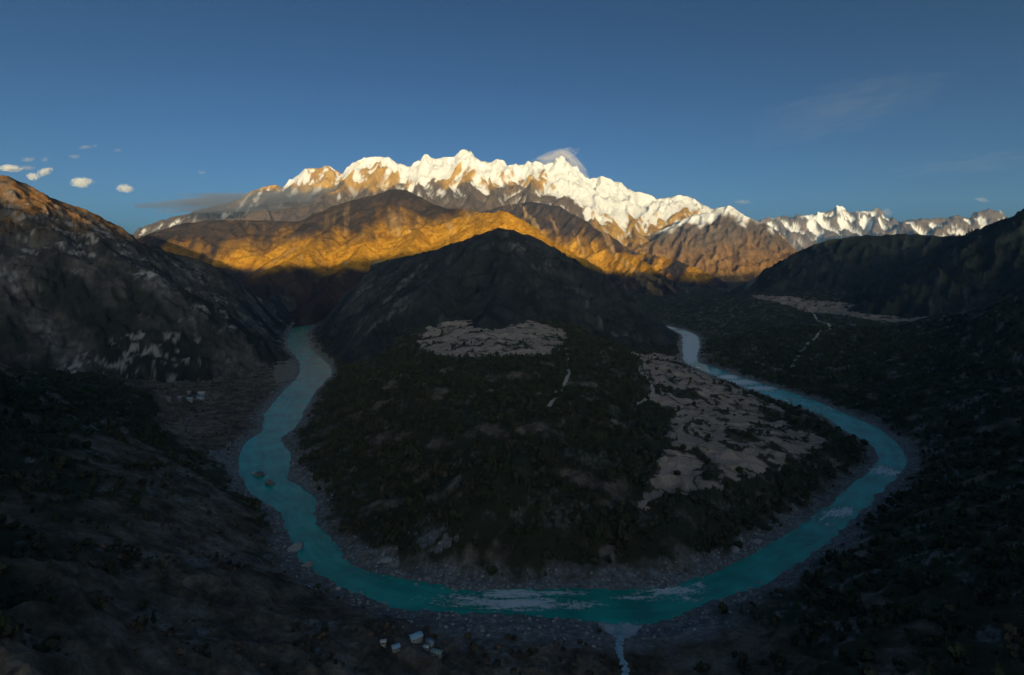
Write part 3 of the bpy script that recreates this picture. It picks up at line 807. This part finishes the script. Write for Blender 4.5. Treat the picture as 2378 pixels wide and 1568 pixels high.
def proto_conifer(name, seed, mat):
    g = np.random.default_rng(seed)
    V = []; Q = []
    for lay in range(6):
        z0 = .08 + lay * .15; r = .30 * (1 - lay / 6.6)
        m = 6
        for j in range(m):
            a = 2 * math.pi * (j + g.uniform(-.3, .3)) / m; w = 2 * math.pi / m * .55
            rr = r * g.uniform(.75, 1.2)
            k = len(V)
            top = z0 + .24
            V += [(0, 0, top), (rr * math.cos(a - w), rr * math.sin(a - w), z0 + g.uniform(-.02, .03)), (rr * 1.2 * math.cos(a), rr * 1.2 * math.sin(a), z0 - .05), (rr * math.cos(a + w), rr * math.sin(a + w), z0 + g.uniform(-.02, .03))]
            Q.append((k, k + 1, k + 2, k + 3))
    o = mesh_from(name, np.array(V, float), np.array(Q), mat)
    C.objects.unlink(o); PROTO.objects.link(o)
    return o
def proto_stone(name, seed, mat):
    o = stone_mesh(name, seed, mat, 1)
    C.objects.unlink(o); PROTO.objects.link(o)
    return o
def stone_mesh(name, seed, mat, sub=2, parent=None):
    g = np.random.default_rng(seed)
    bm = bmesh.new()
    bmesh.ops.create_icosphere(bm, subdivisions=sub, radius=0.5)
    pl = [(g.normal(size=3), g.uniform(.26, .42)) for _ in range(7)]
    for v in bm.verts:
        co = np.array(v.co)
        for n, d in pl:
            n = n / np.linalg.norm(n); e = co @ n - d
            if e > 0: co = co - n * e
        v.co = Vector(co * g.uniform(.96, 1.04))
    me = bpy.data.meshes.new(name); bm.to_mesh(me); bm.free()
    me.materials.append(mat)
    o = bpy.data.objects.new(name, me); C.objects.link(o)
    return o

def scatter(name, pts, size, protos, label=None, zs=(.8, 1.4), tilt=.08):
    """one object: the shapes of PROTO set on many points"""
    me = bpy.data.meshes.new(name)
    me.vertices.add(len(pts)); me.vertices.foreach_set('co', np.asarray(pts, np.float32).ravel())
    g = np.random.default_rng(len(pts))
    a = me.attributes.new('size', 'FLOAT_VECTOR', 'POINT')
    sv = size[:, None] * np.stack([g.uniform(.8, 1.2, len(pts)), g.uniform(.8, 1.2, len(pts)), g.uniform(zs[0], zs[1], len(pts))], -1)
    a.data.foreach_set('vector', sv.astype(np.float32).ravel())
    a = me.attributes.new('turn', 'FLOAT_VECTOR', 'POINT')
    tv = np.stack([g.normal(0, tilt, len(pts)), g.normal(0, tilt, len(pts)), g.uniform(0, 6.28, len(pts))], -1)
    a.data.foreach_set('vector', tv.astype(np.float32).ravel())
    a = me.attributes.new('pick', 'INT', 'POINT')
    a.data.foreach_set('value', g.integers(0, len(protos), len(pts)).astype(np.int32))
    o = bpy.data.objects.new(name, me); C.objects.link(o)
    col = bpy.data.collections.new(name + '_shapes')
    for p in protos: col.objects.link(p)
    ng = bpy.data.node_groups.new(name, 'GeometryNodeTree')
    ng.interface.new_socket('Geometry', in_out='INPUT', socket_type='NodeSocketGeometry')
    ng.interface.new_socket('Geometry', in_out='OUTPUT', socket_type='NodeSocketGeometry')
    N, L = ng.nodes, ng.links
    gi = N.new('NodeGroupInput'); go = N.new('NodeGroupOutput')
    ci = N.new('GeometryNodeCollectionInfo'); ci.inputs['Collection'].default_value = col
    ci.inputs['Separate Children'].default_value = True; ci.inputs['Reset Children'].default_value = True
    ip = N.new('GeometryNodeInstanceOnPoints'); ip.inputs['Pick Instance'].default_value = True
    def named(nm, ty):
        q = N.new('GeometryNodeInputNamedAttribute'); q.data_type = ty; q.inputs['Name'].default_value = nm
        return q.outputs['Attribute']
    L.new(gi.outputs[0], ip.inputs['Points']); L.new(ci.outputs[0], ip.inputs['Instance'])
    L.new(named('pick', 'INT'), ip.inputs['Instance Index'])
    L.new(named('size', 'FLOAT_VECTOR'), ip.inputs['Scale'])
    L.new(named('turn', 'FLOAT_VECTOR'), ip.inputs['Rotation'])
    L.new(ip.outputs[0], go.inputs[0])
    md = o.modifiers.new('plants', 'NODES'); md.node_group = ng
    o['kind'] = 'stuff'
    if label: o['label'] = label
    return o

g_ = np.random.default_rng(77)
def pick_points(weight, dens, lim=60000):
    """random spots on the ground, as many per square metre as dens says, thinned by weight"""
    x, y, z = GD['x'], GD['y'], GD['z']
    r = np.hypot(x, y)
    inview = (y > 300) & (np.abs(x / np.maximum(y, 1)) < 0.98) & (r < 3600) & (r > 345)
    area = r * math.radians(89 / 960.) * r * (math.log(6500 / 340.) / 560)
    p = np.where(inview, area * dens * weight, 0)
    n = np.minimum(g_.poisson(p), 6)
    k = np.repeat(np.arange(len(x)), n)
    st = np.sqrt(area[k])
    px_, py_ = x[k] + g_.uniform(-.5, .5, len(k)) * st, y[k] + g_.uniform(-.5, .5, len(k)) * st
    if len(k) > lim:
        s = g_.choice(len(k), lim, False); px_, py_, k = px_[s], py_[s], k[s]
    return np.stack([px_, py_, z[k]], -1), k
clear = (1 - np.clip(GD['field'] * 1.6, 0, 1)) * (1 - GD['gravel']) * (GD['e'] > 16) * (1 - GD['bare'])
P1 = [proto_conifer('conifer_shape', 1, M_con), proto_conifer('conifer_shape', 2, M_con), proto_clump('broadleaf_shape', 3, M_broad, 36, 1.1), proto_clump('broadleaf_shape', 4, M_con, 36, 1.0), proto_clump('broadleaf_shape', 5, M_broad, 30, .9)]
P2 = [proto_clump('scrub_shape', 6, M_dry, 26, .7), proto_clump('scrub_shape', 7, M_dry, 26, .8), proto_clump('scrub_shape', 8, M_broad, 26, .8)]
patch = sstep(-.35, .35, fbm(GD['x'] / 55, GD['y'] / 55, 4, 401))
pts, k = pick_points(GD['wood'] * clear * (1 - .8 * GD['infield']) * (.12 + .88 * patch), 1 / 62., 90000)
sz = 4 + 9 * g_.random(len(pts)) ** 2.2
pts[:, 2] -= .5
scatter('forest', pts, sz, P1, 'dark mixed forest covering the peninsula and the valley sides', (.8, 1.5))
bush = (1 - GD['wood']) * clear * sstep(-.5, .5, GD['n1'])
pts, k = pick_points(bush * (.15 + .85 * patch), 1 / 90., 60000)
pts[:, 2] -= .4
scatter('scrub', pts, 2 + 6 * g_.random(len(pts)) ** 2, P2, 'dry brown scrub scattered over the valley slopes', (.7, 1.2))
# hedges and bushes along the gaps between the fields
hedge = np.where(GD['hedge'] & (GD['e'] > 10), 1.0, 0)
pts, k = pick_points(hedge, 1 / 420., 12000)
pts[:, 2] -= .4
scatter('hedge_scrub', pts, g_.uniform(3, 7, len(pts)), P2 + P1[2:], 'dark bushes in the gaps between the pale fields', (.6, 1.0))
# stones on the river banks
M_stone = m_plain('river_stone', (0.22, 0.21, 0.20), (0.62, 0.59, 0.56), 0.6, 0.4)
M_rockd = m_plain('wet_rock', (0.10, 0.095, 0.10), (0.30, 0.28, 0.29), 0.25, 1.2)
P3s = [proto_stone('stone_shape', 31 + i, M_stone) for i in range(4)]
bank = GD['gravel'] * sstep(70, 30, GD['e']) * (GD['e'] > -8)
pts, k = pick_points(bank, 1 / 55., 26000)
pts = pts[pts[:, 2] > -1.2]
scatter('bank_stones', pts, g_.uniform(.35, 1.0, len(pts)) ** 2 * 6.5, P3s, 'pale grey stones along the river banks', (.5, .9), .3)

# ------------------------------------------------------------------ single rocks
def boulder(px, py, size, seed, mat, label, grp, stretch=(1, .8, .6), turn=0.0, z=None):
    p = PZ(px, py, 0.0) if z == 0 else hit(px, py)
    zz = 0.0 if z == 0 else ground_z(np.array([p[0]]), np.array([p[1]]))[0]
    o = stone_mesh('boulder', seed, mat, 3)
    me = o.data
    me.transform(__import__('mathutils').Matrix.Diagonal((size * stretch[0], size * stretch[1], size * stretch[2], 1)))
    o.location = (p[0], p[1], zz + size * stretch[2] * .12)
    o.rotation_euler = (0, 0, turn)
    o['label'] = label; o['category'] = 'boulder'; o['group'] = grp
    return o
GR = 'large rocks along the river'
boulder(603,1104,24,51,M_rockd,'upper of the two dark rocks standing in the turquoise river',GR,(1,.9,.5),.4,0)
boulder(625,1124,27,52,M_rockd,'lower and larger of the two dark rocks standing in the river',GR,(1,.7,.5),-.3,0)
boulder(590,1100,11,53,M_stone,'small pale rock beside the dark rocks in the left reach',GR,(1,.8,.5),.2,0)
boulder(684,1276,26,54,M_stone,'pale slab of rock jutting into the river below the left slope',GR,(.7,1.3,.6),-.5)
boulder(716,1316,17,55,M_stone,'rounded pale boulder at the water edge just below the rock slab',GR,(1,.8,.7),.3)
boulder(895,1308,19,56,M_stone,'yellowish flat rock on the inner bank above the bend',GR,(1.3,.7,.5),.1)
boulder(785,1368,9,57,M_stone,'small pale boulder on the outer bank left of the rapids',GR,(1,.9,.7),.8)
boulder(966,1358,6,58,M_stone,'lone small rock standing in the water off the inner bank',GR,(1,.9,.7),.8,0)
boulder(1707,1280,14,59,M_stone,'round pale boulder on the inner gravel bank right of the bend',GR,(1,1,.7),.8)
boulder(1757,1258,16,60,M_stone,'broad pale boulder upstream on the inner gravel bank',GR,(1.2,.9,.6),.1)

# ------------------------------------------------------------------ houses
def m_flat(name, c, rough=.7, metal=0.0):
    t = NT(name); n = t.noise(.8, 4)
    t.color(t.mix(n, tuple(v * .85 for v in c), tuple(min(1, v * 1.1) for v in c)))
    t.b.inputs['Roughness'].default_value = rough; t.b.inputs['Metallic'].default_value = metal
    return t.m
ROOFS = {'blue': m_flat('pale_blue_roof', (.52, .78, .90), .45), 'deep': m_flat('blue_roof', (.16, .28, .55), .45), 'white': m_flat('white_roof', (.78, .74, .70), .6), 'slate': m_flat('slate_blue_roof', (.24, .32, .42), .6), 'green': m_flat('grey_green_roof', (.40, .52, .46), .6), 'pink': m_flat('pinkish_roof', (.46, .38, .36), .7)}
M_wall = m_flat('plaster_wall', (.55, .50, .45)); M_stonewall = m_flat('stone_wall', (.33, .29, .26)); M_wood = m_flat('brown_door', (.12, .07, .04)); M_glass = m_flat('window_glass', (.04, .05, .06), .15)
def box(name, x0, x1, y0, y1, z0, z1, mat, parent):
    V = np.array([(x, y, z) for z in (z0, z1) for x, y in ((x0, y0), (x1, y0), (x1, y1), (x0, y1))], float)
    Q = np.array([(0, 3, 2, 1), (4, 5, 6, 7), (0, 1, 5, 4), (1, 2, 6, 5), (2, 3, 7, 6), (3, 0, 4, 7)])
    return mesh_from(name, V, Q, mat, parent=parent)
def house(px, py, L, D, H, turn, roof, wall, label, grp):
    p = hit(px, py); L, D, H = L * .88, D * .88, H * .85
    c, s = math.cos(turn), math.sin(turn)
    cs = [(p[0] + c * a - s * b, p[1] + s * a + c * b) for a in (-L / 2, 0, L / 2) for b in (-D / 2, 0, D / 2)]
    gz = ground_z(np.array([q[0] for q in cs]), np.array([q[1] for q in cs]))
    base = gz.max() - .2; foot = gz.min() - base - .5
    r = bpy.data.objects.new('house', None); C.objects.link(r)
    r.location = (p[0], p[1], base); r.rotation_euler = (0, 0, turn)
    r['label'] = label; r['category'] = 'house'; r['group'] = grp
    box('wall', -L / 2, L / 2, -D / 2, D / 2, foot, H, M_wall if wall else M_stonewall, r)
    e = .7; rh = D * .22
    V = [(-L / 2 - e, -D / 2 - e, H), (L / 2 + e, -D / 2 - e, H), (L / 2 + e, 0, H + rh), (-L / 2 - e, 0, H + rh), (L / 2 + e, D / 2 + e, H), (-L / 2 - e, D / 2 + e, H)]
    V = V + [(a, b, q + .25) for a, b, q in V]
    Q = [(0, 3, 2, 1), (3, 5, 4, 2), (6, 7, 8, 9), (9, 8, 10, 11), (0, 1, 7, 6), (4, 5, 11, 10), (1, 2, 8, 7), (2, 4, 10, 8), (3, 0, 6, 9), (5, 3, 9, 11)]
    mesh_from('roof', np.array(V, float) + np.array([0, 0, .02]), np.array(Q), ROOFS[roof], parent=r)
    for sx in (-1, 1):                              # gable ends
        gx = sx * (L / 2 - .05)
        V = [(gx - .15, -D / 2 + .02, H), (gx - .15, D / 2 - .02, H), (gx - .15, 0, H + rh - .12), (gx + .15, -D / 2 + .02, H), (gx + .15, D / 2 - .02, H), (gx + .15, 0, H + rh - .12)]
        mesh_from('gable', np.array(V), np.array([(0, 2, 1, 1), (3, 4, 5, 5), (0, 1, 4, 3), (1, 2, 5, 4), (2, 0, 3, 5)])[:, :4][[2, 3, 4]], M_wall if wall else M_stonewall, parent=r)
    box('door', -.5, .5, -D / 2 - .07, -D / 2 + .05, 0, 2.0, M_wood, r)
    for wx in (-L * .32, L * .32):
        w = box('window', wx - .7, wx + .7, -D / 2 - .06, -D / 2 + .05, 1.0, 2.2, M_wood, r)
        box('pane', wx - .55, wx + .55, -D / 2 - .09, -D / 2 - .03, 1.13, 2.07, M_glass, w)
    return r
HN = 'houses on the near bank'; HV = 'houses of the village on the left terrace'
house(966,1492,15,10,4.2,.55,'blue',1,'large house with a pale blue roof on the near bank',HN)
house(919,1506,9,7,3.6,.5,'blue',1,'smaller pale blue roofed house left of the largest one',HN)
house(890,1502,6.5,5,3.0,.2,'white',1,'little white roofed hut, leftmost on the near bank',HN)
house(999,1501,10,7,3.6,-.7,'slate',1,'slate blue roofed house right of the largest one',HN)
house(990,1513,6.5,4.5,3.0,-.4,'white',1,'small white roofed shed in front of the slate blue roof',HN)
house(1014,1534,13,6.5,3.2,-.35,'green',0,'long low house with grey green roof nearest the picture bottom',HN)
house(465,929,24,13,5,.3,'deep',1,'village house with a deep blue roof on the left terrace',HV)
house(468,921,22,11,5,.2,'white',1,'pale roofed village house just behind the deep blue roof',HV)
house(441,932,18,11,5,.1,'blue',1,'pale blue roofed village house left of the deep blue roof',HV)
house(417,934,13,9,4.5,-.1,'white',0,'small white roofed village house in the middle of the row',HV)
house(391,940,18,10,4.5,-.3,'pink',0,'pinkish roofed village house at the left end of the row',HV)
house(439,918,13,9,4.5,.4,'green',0,'grey green roofed village house at the back of the row',HV)

# ------------------------------------------------------------------ clouds
def m_cloud(name, dens, color, scale, sharp=(.42, .62), aniso=.2):
    m = bpy.data.materials.new(name); m.use_nodes = True
    t = m.node_tree; n = t.nodes; n.remove(n['Principled BSDF'])
    v = n.new('ShaderNodeVolumePrincipled'); v.inputs['Color'].default_value = (*color, 1); v.inputs['Anisotropy'].default_value = aniso
    tc = n.new('ShaderNodeTexCoord')
    ln = n.new('ShaderNodeVectorMath'); ln.operation = 'LENGTH'
    t.links.new(tc.outputs['Object'], ln.inputs[0])
    no = n.new('ShaderNodeTexNoise'); no.inputs['Scale'].default_value = scale; no.inputs['Detail'].default_value = 7; no.inputs['Roughness'].default_value = .68
    mp = n.new('ShaderNodeMapping'); oi = n.new('ShaderNodeObjectInfo')
    t.links.new(tc.outputs['Object'], mp.inputs['Vector']); t.links.new(oi.outputs['Random'], mp.inputs['Location'])
    sc = n.new('ShaderNodeVectorMath'); sc.operation = 'SCALE'; sc.inputs['Scale'].default_value = 37.0
    t.links.new(oi.outputs['Random'], sc.inputs[0]); t.links.new(sc.outputs[0], mp.inputs['Location'])
    t.links.new(mp.outputs[0], no.inputs['Vector'])
    a = n.new('ShaderNodeMath'); a.operation = 'MULTIPLY_ADD'; t.links.new(ln.outputs['Value'], a.inputs[0]); a.inputs[1].default_value = -.62
    nb = n.new('ShaderNodeMath'); nb.operation = 'MULTIPLY_ADD'; nb.inputs[1].default_value = 2.8; nb.inputs[2].default_value = -0.92
    t.links.new(no.outputs['Fac'], nb.inputs[0]); t.links.new(nb.outputs[0], a.inputs[2])
    r = n.new('ShaderNodeMapRange'); r.inputs['From Min'].default_value = sharp[0] - .45; r.inputs['From Max'].default_value = sharp[1] - .45
    r.inputs['To Max'].default_value = dens
    t.links.new(a.outputs[0], r.inputs['Value']); t.links.new(r.outputs[0], v.inputs['Density'])
    t.links.new(v.outputs[0], n['Material Output'].inputs['Volume'])
    return m
MC_white = m_cloud('white_cloud', .006, (.998, .99, .98), 2.6, (.42, .80), 0.0)
MC_thin = m_cloud('thin_cloud', .0012, (.98, .97, .96), 2.2, (.40, .75))
MC_faint = m_cloud('faint_cirrus', .00002, (.95, .95, .97), 2.4, (.38, .8))
MC_grey = m_cloud('shade_grey_cloud', .0022, (.50, .50, .53), 1.5, (.36, .6))  # grey scattering colour stands in for the bank being out of the sun
MC_cap = m_cloud('cap_cloud', .0028, (.99, .96, .96), 1.8, (.36, .62), 0.0)
def cloud(px, py, w, h, d, mat, label, tilt=0.0, depth=None, grp=None):
    p = P3(px, py, d)
    sx, sz = w / F * d / 2 * 1.35, h / F * d / 2 * 1.5
    bm = bmesh.new(); bmesh.ops.create_icosphere(bm, subdivisions=3, radius=1.0)
    g = np.random.default_rng(int(px * 7 + py))
    q = np.array([v.co for v in bm.verts]); o3 = g.uniform(0, 50)
    f = 1 + .14 * noise(q[:, 0] * 1.7 + o3, q[:, 2] * 1.7 + q[:, 1] * 1.3, 5)
    for v, k in zip(bm.verts, f): v.co = v.co * float(k)
    me = bpy.data.meshes.new('cloud'); bm.to_mesh(me); bm.free(); me.materials.append(mat)
    o = bpy.data.objects.new('cloud', me); C.objects.link(o)
    o.location = p; o.scale = (sx, depth or (sx + sz) / 2, sz); o.rotation_euler = (0, -tilt, 0)
    o['label'] = label; o['category'] = 'cloud'
    if grp: o['group'] = grp
    return o
GC = 'small clouds over the left mountain'
FAR = 42000
for px, py, w, h, mat, tl, lab in [
 (190,424,46,20,MC_white,.1,'bright cream cumulus puff, larger of the two low ones near the left slope'),
 (290,438,36,17,MC_white,-.1,'bright cream cumulus puff lowest and farthest right over the left slope'),
 (76,410,26,16,MC_white,0,'round cream cloud puff touching the left mountain crest'),
 (104,399,36,12,MC_white,.5,'slanting cream cloud streak beside the round puff'),
 (24,391,50,14,MC_white,0,'long cream cloud at the left edge above the mountain crest'),
 (65,390,34,9,MC_thin,.1,'thin flat cloud just right of the long cream cloud at the edge'),
 (65,371,32,9,MC_thin,.15,'thin bluish cloud streak above the left edge cloud'),
 (104,371,16,10,MC_thin,.4,'small bluish cloud tuft right of the thin bluish streak'),
 (173,364,26,9,MC_thin,.1,'faint cloud wisp alone above the larger cream puff'),
 (198,342,28,8,MC_thin,.15,'highest thin white cloud streak over the left slope'),
 (221,339,12,6,MC_thin,.3,'tiny cloud fleck at the right end of the highest streak'),
 (273,349,18,7,MC_thin,0,'faint small cloud fleck right of the highest streak'),
 (468,401,18,9,MC_thin,0,'very faint pale cloud alone in the sky left of the snow peaks'),
 (1724,469,40,9,MC_thin,-.05,'faint peach cloud streak above the brown peak on the right'),
 (2280,464,34,9,MC_thin,-.3,'faint brownish cloud streak above the far right range'),
 (2058,492,26,14,MC_thin,-.6,'faint pinkish cloud behind the far snow range')]:
    cloud(px, py, w * .82, h * .85, FAR, mat, lab, tl, None, GC if px < 300 else None)
cloud(1960,250,420,90,FAR,MC_faint,'faint veil of high cloud in the upper right sky',.25,2500)
cloud(2250,380,300,40,FAR,MC_faint,'faint thin cloud veil above the far right range',.1,2000)
cloud(535,470,330,34,14300,MC_grey,'long grey cloud bank lying along the left part of the snow range',.05,500)
cloud(690,452,150,26,14600,MC_grey,'grey mist of cloud below the leftmost snowy summits',.06,420)
cloud(430,452,34,6,14300,MC_grey,'small dark grey cloud fleck above the grey bank',0,120)
cloud(1288,364,92,20,16300,MC_cap,'pinkish white cap cloud curling over the right summit',.25,260)
cloud(1334,382,76,20,16300,MC_cap,'pink cloud plume trailing down right of the capped summit',-.8,260)

# ------------------------------------------------------------------ air
def make_haze():
    me = bpy.data.meshes.new('haze')
    bm = bmesh.new()
    bmesh.ops.create_cube(bm, size=1.0)
    for v in bm.verts:
        v.co = Vector((v.co.x * 72000, v.co.y * 72000, -40 if v.co.z < 0 else 4500))
    bm.to_mesh(me); bm.free()
    m = bpy.data.materials.new('haze_air'); m.use_nodes = True
    n = m.node_tree.nodes; n.remove(n['Principled BSDF'])
    v = n.new('ShaderNodeVolumePrincipled')
    v.inputs['Color'].default_value = (0.24, 0.54, 1.0, 1)
    v.inputs['Density'].default_value = 1.4e-5
    m.node_tree.links.new(v.outputs[0], n['Material Output'].inputs['Volume'])
    me.materials.append(m)
    o = bpy.data.objects.new('haze', me); C.objects.link(o)
    o['kind'] = 'stuff'
make_haze()
#MORE
